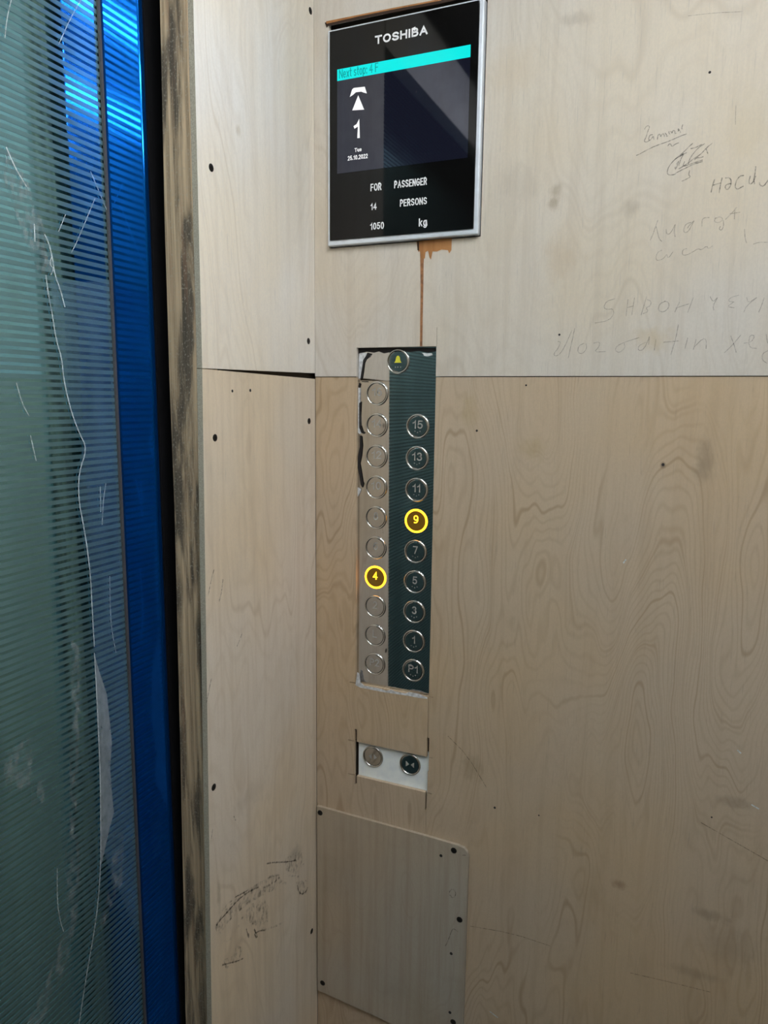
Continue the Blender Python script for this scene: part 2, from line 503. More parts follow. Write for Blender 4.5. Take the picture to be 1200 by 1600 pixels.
# plain grotesque letters as strokes: advance width and centre lines, capital height 1
GLYPH = {
    'T': (.72, [[(0, 1), (.72, 1)], [(.36, 1), (.36, 0)]]), 'O': (.82, [arc(.41, .5, .41, .5, 90, 450, 24)]),
    'S': (.70, [arc(.35, .75, .32, .25, 20, 225, 9) + [(.35, .50)] + arc(.35, .25, .34, .25, 45, -160, 9)]),
    'H': (.70, [[(0, 0), (0, 1)], [(.7, 0), (.7, 1)], [(0, .52), (.7, .52)]]), 'I': (.06, [[(.03, 0), (.03, 1)]]),
    'B': (.66, [[(0, 0), (0, 1), (.36, 1)] + arc(.36, .765, .25, .235, 90, -90, 8) + [(0, .53)], [(.36, .53)] + arc(.38, .265, .28, .265, 90, -90, 8) + [(0, 0)]]),
    'A': (.80, [[(0, 0), (.4, 1), (.8, 0)], [(.15, .35), (.65, .35)]]), 'F': (.58, [[(0, 0), (0, 1), (.58, 1)], [(0, .52), (.5, .52)]]),
    'R': (.66, [[(0, 0), (0, 1), (.38, 1)] + arc(.38, .75, .26, .25, 90, -90, 8) + [(0, .5)], [(.36, .5), (.66, 0)]]),
    'P': (.64, [[(0, 0), (0, 1), (.36, 1)] + arc(.36, .74, .28, .26, 90, -90, 8) + [(0, .48)]]),
    'E': (.60, [[(.6, 0), (0, 0), (0, 1), (.6, 1)], [(0, .52), (.52, .52)]]), 'N': (.70, [[(0, 0), (0, 1)], [(.02, .96), (.68, .04)], [(.7, 0), (.7, 1)]]),
    'G': (.78, [arc(.40, .5, .40, .5, 45, 325, 16) + [(.78, .48), (.45, .48)]]), 'L': (.54, [[(0, 1), (0, 0), (.54, 0)]]),
    'k': (.48, [[(0, 0), (0, 1)], [(.46, .70), (0, .28)], [(.17, .42), (.48, 0)]]),
    'g': (.50, [arc(.25, .36, .25, .36, 90, 450, 16), [(.5, .72), (.5, -.05)] + arc(.25, -.05, .25, .22, 0, -150, 7)]),
    'e': (.50, [[(0, .37), (.5, .37)] + arc(.25, .36, .25, .36, 0, 315, 14)]), 'u': (.46, [[(0, .7), (0, .25)] + arc(.23, .25, .23, .25, 180, 360, 8) + [(.46, .7)], [(.46, .25), (.46, 0)]]),
    'x': (.46, [[(0, 0), (.46, .7)], [(0, .7), (.46, 0)]]), 't': (.30, [[(.12, 1), (.12, .1), (.30, .02)], [(0, .7), (.30, .7)]]),
    's': (.42, [arc(.21, .53, .19, .18, 30, 230, 7) + arc(.21, .18, .2, .18, 50, -155, 7)]), 'o': (.50, [arc(.25, .36, .25, .36, 90, 450, 16)]),
    'p': (.50, [[(0, .7), (0, -.28)], arc(.25, .36, .25, .36, 90, 450, 16)]), ':': (.06, [[(.03, 0), (.03, .1)], [(.03, .55), (.03, .65)]]), '.': (.08, [[(.04, 0), (.04, .1)]]),
    '0': (.56, [arc(.28, .5, .28, .5, 90, 450, 20)]), '1': (.34, [[(0, .72), (.2, .80), (.30, 1), (.30, 0)]]),
    '2': (.56, [arc(.28, .72, .27, .28, 165, -30, 10) + [(.0, .0), (.56, .0)]]),
    '3': (.56, [arc(.27, .76, .24, .24, 155, -90, 10), arc(.27, .26, .28, .26, 90, -160, 10)]), '4': (.60, [[(.44, 0), (.44, 1), (0, .3), (.60, .3)]]),
    '5': (.56, [[(.52, 1), (.1, 1), (.03, .5)] + arc(.27, .32, .28, .31, 125, -150, 12)]),
    '6': (.56, [arc(.28, .31, .27, .31, 90, 450, 16), arc(.36, .5, .36, .5, 190, 70, 8)]), '7': (.54, [[(0, 1), (.54, 1), (.2, 0)]]),
    '8': (.56, [arc(.28, .75, .23, .25, 90, 450, 16), arc(.28, .26, .28, .26, 90, 450, 16)]), '9': (.56, [arc(.28, .69, .27, .31, 90, 450, 16), arc(.20, .5, .36, .5, 10, -110, 8)]),
}


def text_side(name, body, box4, y, mat, parent, bold=0.12, depth=0.0003):
    """lettering fitted to the rectangle (x0, x1, z0, z1) on a plane y, facing the room; bold = stroke width over height"""
    gap = 0.15
    x0, x1, z0, z1 = box4
    w = (z1 - z0) * bold
    n_g = sum(1 for c in body if c != ' ')
    tot = sum(GLYPH[c][0] if c != ' ' else 0.42 for c in body) + gap * (n_g - 1)
    sx = (x1 - x0 - w * n_g) / tot
    gap += w / sx
    pen, lines = 0.0, []
    for ch in body:
        if ch == ' ':
            pen += 0.42
            continue
        gw, st = GLYPH[ch]
        lines += [[(pen + px, py) for px, py in ln] for ln in st]
        pen += gw + gap
    h = z1 - z0
    verts, faces = [], []
    for ln in lines:
        pts = [Vector((x0 + w / 2 + px * sx, z0 + w / 2 + py * (h - w))) for px, py in ln]
        closed = (pts[0] - pts[-1]).length < 1e-6
        if closed:
            pts = pts[:-1]
        n = len(pts)
        base = len(verts)
        for i, p in enumerate(pts):
            a = pts[i - 1] if (i or closed) else None
            b = pts[(i + 1) % n] if (i < n - 1 or closed) else None
            d0 = (p - a).normalized() if a is not None else None
            d1 = (b - p).normalized() if b is not None else None
            d0 = d0 or d1
            d1 = d1 or d0
            t = (d0 + d1)
            t = t.normalized() if t.length > 1e-4 else d1
            nn = Vector((-t.y, t.x))
            c = max(0.45, abs(nn.dot(Vector((-d1.y, d1.x)))))
            q = p.copy()
            if not closed and i == 0:
                q -= d1 * (w / 2)
            if not closed and i == n - 1:
                q += d0 * (w / 2)
            for s_ in (-1, 1):
                e = q + nn * (s_ * w / 2 / c)
                verts.append((e.x, y - depth, e.y))
                verts.append((e.x, y, e.y))
        for i in range(n if closed else n - 1):
            a, b = base + 4 * i, base + 4 * ((i + 1) % n)
            faces += [(a, a + 2, b + 2, b), (a + 1, b + 1, b + 3, a + 3), (a, b, b + 1, a + 1), (a + 2, a + 3, b + 3, b + 2)]
        if not closed:
            a, b = base, base + 4 * (n - 1)
            faces += [(a, a + 1, a + 3, a + 2), (b, b + 2, b + 3, b + 1)]
    o = mesh_obj(name, verts, faces, mat, parent)
    fix_normals(o)
    return o


def strokes(name, lines, plane, level, width, mat, parent, lift=0.0003):
    """hand-drawn lines as thin flat ribbons lying on a wall; points are measured pixels"""
    verts, faces = [], []
    for ln in lines:
        pts = [on_side(x, y, level) if plane == 'y' else on_front(x, y, level) for x, y in ln]
        # smooth
        if len(pts) > 2:
            sm = [pts[0]]
            for a, b in zip(pts, pts[1:]):
                sm += [a * 0.75 + b * 0.25, a * 0.25 + b * 0.75]
            pts = sm + [pts[-1]]
        nrm = Vector((0, -1, 0)) if plane == 'y' else Vector((1, 0, 0))
        base = len(verts)
        for i, p in enumerate(pts):
            d = (pts[min(i + 1, len(pts) - 1)] - pts[max(i - 1, 0)])
            if d.length < 1e-7:
                d = Vector((0, 0, 1))
            s = d.normalized().cross(nrm) * width * 0.5
            verts += [p - s + nrm * lift, p + s + nrm * lift]
        for i in range(len(pts) - 1):
            b0 = base + 2 * i
            faces.append((b0, b0 + 1, b0 + 3, b0 + 2))
    return mesh_obj(name, verts, faces, mat, parent)


def patch(name, pts, plane, level, mat, parent, lift=0.0003, depth=0.0):
    """a flat traced shape on a wall (film, chip, stain)"""
    q = [on_side(x, y, level) if plane == 'y' else on_front(x, y, level) for x, y in pts]
    nrm = Vector((0, -1, 0)) if plane == 'y' else Vector((1, 0, 0))
    n = len(q)
    if depth:
        v = [p + nrm * lift for p in q] + [p + nrm * (lift - depth) for p in q]
        f = [tuple(range(n)), tuple(range(2 * n - 1, n - 1, -1))] + [(i, (i + 1) % n, n + (i + 1) % n, n + i) for i in range(n)]
    else:
        v = [p + nrm * lift for p in q]
        f = [tuple(range(n))]
    o = mesh_obj(name, v, f, mat, parent)
    bm = bmesh.new()
    bm.from_mesh(o.data)
    bmesh.ops.triangulate(bm, faces=[fa for fa in bm.faces if len(fa.verts) > 4])
    if depth:
        bmesh.ops.recalc_face_normals(bm, faces=bm.faces)
    bm.to_mesh(o.data)
    bm.free()
    return o


def screw(centre, axis, r, parent, name='screw'):
    o = disc_lathe(name, centre, [(r, -0.001), (r, 0.0002), (r * 0.82, 0.0006), (r * 0.3, 0.0004)], axis, M['screw'], parent, n=14)
    bm = bmesh.new()
    bm.from_mesh(o.data)
    o.data.materials.append(M['screw_slot'])
    off = Vector(centre) - world_loc(parent)
    for (a, b) in ((r * 0.55, r * 0.14), (r * 0.14, r * 0.55)):     # cross recess
        if axis == 'y':
            vs = [bm.verts.new(off + Vector((sx * a, -0.0008, sz * b))) for sx, sz in ((-1, -1), (1, -1), (1, 1), (-1, 1))]
        else:
            vs = [bm.verts.new(off + Vector((0.0008, sx * a, sz * b))) for sx, sz in ((-1, -1), (1, -1), (1, 1), (-1, 1))]
        fc = bm.faces.new(vs)
        fc.material_index = 1
    bm.to_mesh(o.data)
    bm.free()
    return o


# ================================================================== the setting
T = 0.006                                        # plywood thickness on the side wall
XR, YB = 1.45, -1.50                             # car interior: x 0..XR, y YB..0
SEAM = 1.5335

floor = box('floor', (-0.2, YB - 0.05, -0.04), (XR + 0.05, 0.05, 0.0), M['floor'], kind='structure')
ceil = box('ceiling', (-0.2, YB - 0.05, CEIL), (XR + 0.05, 0.05, CEIL + 0.04), M['ceiling'], kind='structure')
wl = box('wall_left', (-0.2, YB - 0.04, 0.0), (XR + 0.04, YB, CEIL), M['ply_room'], kind='structure')
wb = box('wall_back', (XR, YB, 0.0), (XR + 0.04, 0.03, CEIL), M['ply_room_y'], kind='structure')

# --- side wall that carries the controls
wr = empty('wall_right', (0, 0, 0), kind='structure')
DISP = (0.0255, 0.2645, 1.7262, 2.0415)
COP = (0.0730, 0.2025, 1.0330, 1.5770)
DBT = (0.0757, 0.2032, 0.8690, 0.9310)
kerfs = [(0.0722, 0.0764, 0.8520, 0.9530), (0.2008, 0.2046, 0.9060, 0.9640), (0.2000, 0.2024, 0.8380, 0.8690),
         (0.0600, 0.0757, 0.9300, 0.9318), (0.0600, 0.0757, 0.8690, 0.8706), (0.2032, 0.2110, 0.9300, 0.9316), (0.2032, 0.2110, 0.8680, 0.8698),
         (0.0620, 0.0730, 1.0330, 1.0345), (0.2025, 0.2100, 1.0330, 1.0343), (0.2018, 0.2024, 0.7900, 0.8380), (0.2016, 0.2022, 0.9640, 1.0330)]
up = sheet('plywood_sheet', (0.0, XR, SEAM, CEIL), [DISP, (COP[0], COP[1], 1.4, COP[3]), (0.2026, 0.2032, 1.5770, 1.6040)], -0.0010, T - 0.001, M['ply_upper_side'], wr)
up['label'] = 'pale upper birch plywood sheet with pencil writing'
lw = sheet('plywood_sheet', (0.0, XR, 0.0, SEAM - 0.0012), [(COP[0], COP[1], COP[2], 1.7), DBT] + kerfs, 0.0, T, M['ply_lower_side'], wr)
lw['label'] = 'browner lower birch plywood sheet with wavy grain'
box('backing', (-0.12, 0.016, 0.0), (XR, 0.045, CEIL), M['backing'], wr)

# --- front return wall
wf = empty('wall_front', (0, 0, 0), kind='structure')
TF = 0.008
upf = prism('plywood_sheet', [(-0.2875, 1.5345), (-0.0015, 1.5388), (-0.0015, CEIL), (-0.2835, CEIL)], 'x', 0.0, -TF, M['ply_upper_front'], wf)
upf['label'] = 'pale upper plywood sheet beside the blue door post'
lwf = prism('plywood_sheet', [(-0.3200, 0.0), (-0.0015, 0.0), (-0.0015, 1.5297), (-0.2875, 1.5338)], 'x', 0.0, -TF, M['ply_lower_front'], wf)
lwf['label'] = 'lower plywood sheet with dark scuffs beside the blue door post'
for o_ in (upf, lwf):                            # raw ply layers on the sawn end of the sheets
    o_.data.materials.append(M['ply_end'])
    for p_ in o_.data.polygons:
        if abs(p_.normal.y) > 0.9:
            p_.material_index = 1
box('backing', (-0.045, -0.24, 0.0), (-0.0085, 0.015, CEIL), M['backing'], wf)
for px, py in ((330, 262), (485, 17), (482, 533)):
    screw(on_front(px, py), 'x', 0.0048, upf)
for px, py in ((483, 658), (336, 684), (334, 1230), (487, 1455)):
    screw(on_front(px, py), 'x', 0.0048, lwf)
prism('plywood_sheet', [(YB, 0.0), (-1.27, 0.0), (-1.27, CEIL), (YB, CEIL)], 'x', 0.0, -0.03, M['ply_room_y'], wf)['label'] = 'plywood sheet on the far side of the door'
# header above the doorway
prism('header_board', [(-1.269, 2.125), (-0.289, 2.125), (-0.289, 2.262), (-1.269, 2.262)], 'x', 0.0, -0.03, M['ply_upper_front'], wf)
prism('header_rail', [(-1.269, 2.262), (-0.289, 2.262), (-0.289, CEIL), (-1.269, CEIL)], 'x', -0.01, -0.05, M['void'], wf)

# --- weathered stud beside the doorway
st = empty('trim_1', (-0.03, -0.288, 0.0), kind='structure')
zz = [0.0, 0.25, 0.5, 0.62, 0.8, 1.0, 1.2, 1.36, 1.52, 1.62, 1.7, 1.85, 1.97, 2.1, CEIL]
edge = [-0.062, -0.062, -0.061, -0.060, -0.057, -0.0535, -0.0505, -0.0490, -0.0495, -0.0492, -0.0485, -0.046, -0.0445, -0.044, -0.044]
v, f = [], []
for z, e in zip(zz, edge):
    j = random.uniform(-0.0006, 0.0006)
    v += [(e, -0.2885 + j, z), (-TF - 0.0005, -0.2865 + j, z), (-TF - 0.0005, -0.245, z), (e, -0.245, z)]
for i in range(len(zz) - 1):
    for k in range(4):
        k2 = (k + 1) % 4
        f.append((i * 4 + k, i * 4 + k2, i * 4 + 4 + k2, i * 4 + 4 + k))
f += [(3, 2, 1, 0), tuple(range(len(v) - 4, len(v)))]
so = mesh_obj('stud_post', v, f, M['stud'], st)
fix_normals(so)
so['label'] = 'rough weathered brown wooden post edge'

# --- blue film-covered door post
bf = empty('trim_2', (-0.105, -0.265, 0.0), kind='structure')
DX = -0.135                                       # door plane
bl = box('door_post', (DX + 0.0008, -0.2920, 0.0), (-0.0745, -0.2350, 2.30), M['blue'], bf, bevel=0.0022, segs=3)
bl['label'] = 'door post wrapped in glossy blue protective film'
box('gap_shade_strip', (-0.0744, -0.2850, 0.0), (-0.0715, -0.2360, 2.30), M['void'], bf)  # black strip added for the shade between post and stud
box('pocket_backing', (DX - 0.06, -0.24, 0.0), (DX - 0.03, 0.01, CEIL), M['void'], bf)
box('door_seal', (DX + 0.0010, -0.2955, 0.0), (DX + 0.0040, -0.2922, 2.12), M['grey_seal'], bf)

# --- etched steel door
dr = empty('door_1', (DX, -0.80, 0.0), kind='structure')
dp = box('door_panel', (DX - 0.02, -1.30, 0.005), (DX, -0.2350, 2.300), M['door_mirror'], dr)
dp['label'] = 'teal mirror steel door panel'
PITCH = 0.00868
zc = on_front(75, 595, DX).z - PITCH / 2
z0 = zc - math.floor((zc - 0.02) / PITCH) * PITCH
first = None
k = 0
while z0 + k * PITCH < 2.29:
    z = z0 + k * PITCH
    if first is None:
        first = box('etched_stripe', (DX - 0.0002, -1.29, z - 0.0025), (DX + 0.0004, -0.2935, z + 0.0025), M['etched'], dr)
        zf = z
    else:
        o = first.copy()
        COL.objects.link(o)
        o.parent = dr
        o.location = (0, 0, z - zf)
    k += 1

# ================================================================== film, dust and scratches on the door
L0 = DX + 0.0006
patch('protective_film', [(78, 440), (205, 440), (200, 600), (204, 760), (206, 940), (212, 1120), (218, 1330), (222, 1480), (160, 1330), (168, 1180), (150, 1080), (144, 990),
                          (141, 900), (132, 850), (124, 790), (122, 760), (127, 715), (131, 690), (110, 640), (100, 592), (92, 545)], 'x', L0, M['film_clear'], dr, 0.0003)
patch('film_flap', [(146, 1020), (153, 1045), (166, 1085), (170, 1120), (174, 1160), (171, 1200), (174, 1240), (177, 1270), (170, 1295), (162, 1330), (157, 1352), (156, 1290),
                    (154, 1200), (150, 1110)], 'x', L0, M['film_flap'], dr, 0.0012)
strokes('film_tear_edge', [[(8, 230), (22, 262), (34, 282), (40, 292)], [(68, 366), (74, 378), (80, 400), (84, 430), (92, 450), (100, 480)], [(52, 350), (53, 378)],
    [(70, 430), (75, 465), (80, 490)], [(72, 450), (80, 490), (86, 530), (95, 560), (98, 592), (104, 620), (112, 650), (124, 680), (132, 695), (131, 712), (125, 728), (121, 750), (122, 785), (128, 815), (134, 850), (140, 900), (143, 960), (146, 1010)],
    [(146, 1020), (151, 1110), (155, 1200), (156, 1290), (156, 1350), (152, 1410), (145, 1460), (136, 1510), (128, 1560), (122, 1600)]], 'x', L0, 0.0014, M['film_edge'], dr, 0.0016)
strokes('film_tear_edge', [[(79, 402), (76, 412), (82, 420), (78, 430)], [(170, 900), (171, 960), (174, 990), (180, 1020)], [(164, 755), (160, 780), (158, 820)], [(155, 760), (156, 800)],
    [(88, 1356), (88, 1410), (93, 1440), (98, 1455)], [(166, 330), (140, 268)], [(147, 310), (120, 375), (110, 395)], [(125, 0), (108, 30), (90, 70)], [(101, 335), (90, 362)],
    [(16, 0), (9, 30), (6, 60)], [(24, 598), (33, 630), (44, 650)], [(46, 680), (55, 720)]], 'x', L0, 0.0009, M['film_edge'], dr, 0.0016)
patch('dust_smear', [(120, 1300), (124, 1360), (122, 1420), (116, 1450), (106, 1490), (95, 1530), (78, 1570), (60, 1600), (40, 1600), (62, 1555), (76, 1520), (90, 1480), (100, 1440), (104, 1380), (98, 1340), (108, 1310)], 'x', L0, M['dust'], dr, 0.0013)
patch('dust_smear', [(8, 1175), (44, 1152), (50, 1180), (46, 1225), (14, 1240), (4, 1210)], 'x', L0, M['dust'], dr, 0.0013)
patch('dust_smear', [(50, 1225), (72, 1215), (66, 1255), (48, 1262)], 'x', L0, M['dust'], dr, 0.0013)
patch('dust_smear', [(10, 225), (40, 280), (66, 350), (84, 420), (60, 430), (40, 380), (22, 330), (4, 280)], 'x', L0, M['dust'], dr, 0.0011)
patch('dust_smear', [(110, 1000), (122, 1010), (124, 1120), (118, 1280), (108, 1330), (108, 1180)], 'x', L0, M['dust'], dr, 0.0012)
patch('dust_smear', [(176, 1300), (192, 1300), (190, 1380), (170, 1420), (160, 1450), (155, 1440), (172, 1380)], 'x', L0, M['dust'], dr, 0.0013)

# ================================================================== display
GY = -0.012
dis = empty('floor_display', ((DISP[0] + DISP[1]) / 2, 0.0, DISP[2]), 'black glass floor display with cyan bar in a silver frame', 'display')
gx0, gx1, gz0, gz1 = 0.0318, 0.2568, 1.7354, 2.0250
fr = box('bezel', (gx0 - 0.0042, GY + 0.0020, gz0 - 0.0075), (gx1 + 0.0060, 0.004, gz1 + 0.003), M['silver'], dis, bevel=0.0022, segs=3)
box('glass', (gx0, GY, gz0), (gx1, GY + 0.006, gz1), M['black_glass'], dis, bevel=0.0008)
SX0, SX1, SZ0, SZ1 = 0.0446, 0.2458, 1.8292, 1.9722
scr = box('screen', (SX0, GY - 0.0003, SZ0), (SX1, GY + 0.001, SZ1 - 0.0155), M['screen'], dis)
bar = box('status_bar', (SX0, GY - 0.0004, SZ1 - 0.0155), (SX1, GY + 0.001, SZ1), M['cyan'], dis)


def px_text(name, body, xa, xb, ya, yb, mat, parent, y, bold=0.14):
    c0, c1 = on_side(xa, (ya + yb) / 2, y), on_side(xb, (ya + yb) / 2, y)
    zt, zb = on_side((xa + xb) / 2, ya, y).z, on_side((xa + xb) / 2, yb, y).z
    return text_side(name, body, (c0.x, c1.x, zb, zt), y, mat, parent, bold)


px_text('maker_lettering', 'TOSHIBA', 586, 668, 48, 61.5, M['white_print'], dis, GY, 0.21)
px_text('rating_text', 'FOR', 579, 596, 286.5, 298, M['white_print'], dis, GY, 0.15)
px_text('rating_text', 'PASSENGER', 616, 667, 280, 291.5, M['white_print'], dis, GY, 0.15)
px_text('rating_text', '14', 579, 588.5, 317.5, 328, M['white_print'], dis, GY, 0.15)
px_text('rating_text', 'PERSONS', 625, 667, 310, 321, M['white_print'], dis, GY, 0.15)
px_text('rating_text', '1050', 578.5, 600, 347.5, 358.5, M['white_print'], dis, GY, 0.15)
px_text('rating_text', 'kg', 654.5, 667, 341, 353.5, M['white_print'], dis, GY, 0.15)
YS = GY - 0.0003
px_text('floor_number', '1', 553, 563, 189, 216, M['white_lit'], scr, YS, 0.17)
px_text('date_text', 'Tue', 554, 565, 231, 237, M['white_lit'], scr, YS, 0.14)
px_text('date_text', '25.10.2022', 543.5, 574.5, 242, 249, M['white_lit'], scr, YS, 0.14)
px_text('status_text', 'Next stop: 4 F', 530, 591, 103.5, 117.5, M['cyan_text'], bar, GY - 0.0004, 0.09)
patch('arrow_icon', [(559.8, 149), (569, 171.3), (550.5, 172.5)], 'y', YS, M['white_lit'], scr, 0.0003, 0.0003)
patch('arrow_icon', [(546.8, 151.5), (550.2, 140), (553, 137.5), (570, 135.6), (573.2, 146), (567.5, 144.5), (564.5, 143.2), (556, 144.2), (552, 148)], 'y', YS, M['white_lit'], scr, 0.0003, 0.0003)

# chipped veneer around the display opening
patch('veneer_chip', [(651, 378), (656, 377), (663, 376), (680, 374), (706, 372), (705.5, 391), (702, 396), (700, 391), (690, 390), (683, 393), (676, 393), (673.5, 406), (671, 402),
                      (669, 392), (665, 394), (664, 404), (659, 404), (656, 392), (654, 394), (652, 386)], 'y', -0.001, M['veneer_chip'], up, 0.0004)
patch('veneer_chip', [(652, 378), (655, 378), (655, 392), (652.5, 391)], 'y', -0.001, M['chip_dark'], up, 0.0006)
dl = [(656.5, 390), (663.5, 390), (662, 412), (661.5, 450), (660.5, 500), (660, 541), (656.2, 541), (656.6, 500), (657.2, 450)]
patch('brown_drip', dl, 'y', -0.001, M['drip'], up, 0.0003)
patch('veneer_chip', [(508, 36), (560, 25), (620, 13), (690, 0), (720, -7), (720, -1), (690, 6), (640, 15), (570, 29), (514, 41), (511, 44)], 'y', -0.001, M['chip_dark'], up, 0.0012)
patch('veneer_chip', [(510, 34), (560, 24), (620, 12), (690, -1), (690, 1.5), (620, 14.5), (560, 26.5), (511, 38)], 'y', -0.001, M['veneer_chip'], up, 0.0014)

# ================================================================== car operating panel
PY = T + 0.0004
cop = empty('button_panel', ((COP[0] + COP[1]) / 2, PY, COP[2]), 'tall mirror-steel floor button panel set in the plywood', 'button panel')
fp = box('faceplate', (COP[0] - 0.004, PY, COP[2] - 0.004), (COP[1] + 0.004, PY + 0.004, COP[3] + 0.004), M['mirror_plate'], cop)
RXC, LXC = 0.1730, 0.1050
ROW0, DROW = 1.4590, 0.0486
R1, R0 = 0.0188, 0.0156
on_px = lambda px, py: on_side(px, py, PY)


def button(parent, name, cx, cz, body, lit=False, r1=R1, r0=R0, label=None, tw=None, icon=None):
    b = empty(name, (cx, PY, cz), label=label, parent=parent)
    c = (cx, PY, cz)
    disc_lathe('button_cap', c, [(r0, -0.0005), (r0, 0.0009), (r0 - 0.0008, 0.0012)], 'y', M['lit_cap'] if lit else M['mirror_cap'], b, n=36, smooth=False)
    ring('button_ring', c, r0 + 0.0001, r1, 0.0, 0.0022, M['lit_amber'] if lit else M['chrome'], b)
    mt = M['lit_amber'] if lit else M['satin_numeral']
    if body:
        h = 0.0125
        w = {1: 0.0078, 2: 0.0165}[len(body)]
        if body == '1':
            w = 0.0055
        if body == '11':
            w = 0.0130
        text_side('numeral', body, (cx - w / 2, cx + w / 2, cz - 0.0035, cz - 0.0035 + h), PY - 0.0012, mt, b, 0.125 if lit else 0.15)
        for dx in (-0.0042, 0.0, 0.0040):
            if body in ('15', '13', '5', '3', '7', '1', 'P1', '11'):
                disc_lathe('braille_dot', (cx + dx, PY - 0.0012, cz - 0.0075 - (0.0018 if dx == 0 else 0)), [(0.0008, 0), (0.0005, 0.0004)], 'y', mt, b, n=8)
    return b


for i, n in enumerate(('15', '13', '11', '9', '7', '5', '3', '1', 'P1')):
    button(cop, 'floor_button', RXC, ROW0 - i * DROW, n, lit=(n == '9'), label='lit yellow floor button 9' if n == '9' else None)
for i, n in enumerate(('16', '14', '12', '10', '8', '6', '4', '2', 'L', 'P2')):
    button(cop, 'floor_button', LXC, ROW0 + DROW - i * DROW, n, lit=(n == '4'), label='lit yellow floor button 4' if n == '4' else None)
al = button(cop, 'alarm_button', 0.1392, 1.5560, None, label='alarm button with yellow bell symbol')
bell = [(-0.0010, 0.0085), (0.0010, 0.0085), (0.0030, 0.0062), (0.0036, 0.0020), (0.0048, -0.0005), (0.0060, -0.0020), (-0.0060, -0.0020), (-0.0048, -0.0005), (-0.0036, 0.0020), (-0.0030, 0.0062)]
prism('bell_symbol', [(0.1392 + x, 1.5560 + z) for x, z in bell], 'y', PY - 0.0016, PY - 0.0010, M['alarm_yellow'], al)
for dx in (-0.004, 0.0, 0.0045):
    disc_lathe('braille_dot', (0.1392 + dx, PY - 0.0012, 1.5475), [(0.0009, 0), (0.0005, 0.0004)], 'y', M['satin_numeral'], al, n=8)

# torn protective film left along the opening
FY = PY
film = [
    [(562, 552), (569, 551), (578, 552), (580, 556), (573, 560), (569, 566), (567, 580), (565, 590), (561, 592), (561, 570)],
    [(659, 551), (666, 552), (675, 552), (676, 555), (668, 557), (663, 556), (662, 553.5)],
    [(559, 606), (563.5, 606), (563, 640), (564, 668), (566, 676), (562, 678), (558, 672)],
    [(557, 760), (561, 762), (565, 764), (563, 770), (558, 778)],
    [(559, 1050), (562, 1052), (564, 1066), (570, 1071), (582, 1073), (596, 1076), (604, 1079), (612, 1077), (618, 1080), (634, 1083), (640, 1081), (650, 1083), (655, 1084), (662, 1087), (668, 1089),
     (668, 1091.5), (655, 1090), (640, 1087), (620, 1084), (600, 1081), (580, 1077), (564, 1074), (556, 1070)],
]
for q in film:
    patch('torn_film', q, 'y', FY if q[0][1] < 1000 else 0.0012, M['film_white'], cop, 0.0016, 0.0006)
gap = [
    [(560, 543.5), (680.5, 543.5), (680.5, 549), (668, 551), (655, 548.5), (640, 550), (630, 549), (612, 549.5), (600, 552), (592, 549), (584, 551), (572, 549.5), (560, 553)],  # top strip: shade under the sawn plywood edge, drawn in black
    [(562, 1062), (564.5, 1070), (575, 1072), (590, 1074.5), (604, 1076), (610, 1075), (630, 1079), (668, 1085.5), (668, 1088), (640, 1083), (612, 1080), (580, 1075.5), (563, 1072.5)],
    [(575, 551), (581, 553), (579, 557), (573, 561), (570, 567), (568.5, 580), (566.5, 591), (563.5, 594), (564.5, 586), (567, 572), (568, 563), (572, 557)],
    [(562, 598), (564, 600), (562.5, 606), (560.5, 604)],
    [(562, 630), (565, 627), (564, 650), (564.5, 664), (568, 674), (571, 676), (569, 678), (565, 676), (562, 668), (562, 650)],
    [(563, 680), (566, 682), (567, 696), (565.5, 712), (563, 724), (565, 735), (567.5, 752), (569, 756), (567, 762), (564, 757), (562, 742), (559, 728), (560, 712), (563, 698)],
    [(555.5, 590), (560, 592), (561, 596), (556, 597)],
    [(566, 595.5), (575, 595.8), (575, 597.2), (566, 596.8)],
]
for q in gap:
    patch('film_gap_and_shade', q, 'y', FY, M['gap_shade_dark'], cop, 0.0019, 0.0004)

# ================================================================== door open / close buttons
dbp = empty('door_button_plate', ((DBT[0] + DBT[1]) / 2, PY, DBT[2]), 'white steel plate with two round door buttons in the plywood', 'button plate')
box('faceplate', (DBT[0] + 0.0012, PY, DBT[2] - 0.004), (DBT[1] + 0.005, PY + 0.004, DBT[3] + 0.004), M['white_plate'], dbp)
for px, py, kind in ((583, 1182, 'open'), (641, 1194, 'close')):
    c = on_px(px, py)
    b = button(dbp, 'door_%s_button' % kind, c.x, c.z, None)
    s = 1 if kind == 'close' else -1
    for side in (-1, 1):
        tip, base = (0.0016, 0.0072) if kind == 'close' else (0.0078, 0.0022)
        prism('arrow_symbol', [(c.x + side * base, c.z + 0.0047), (c.x + side * tip, c.z), (c.x + side * base, c.z - 0.0047)], 'y', PY - 0.0016, PY - 0.0010, M['satin_numeral'], b)

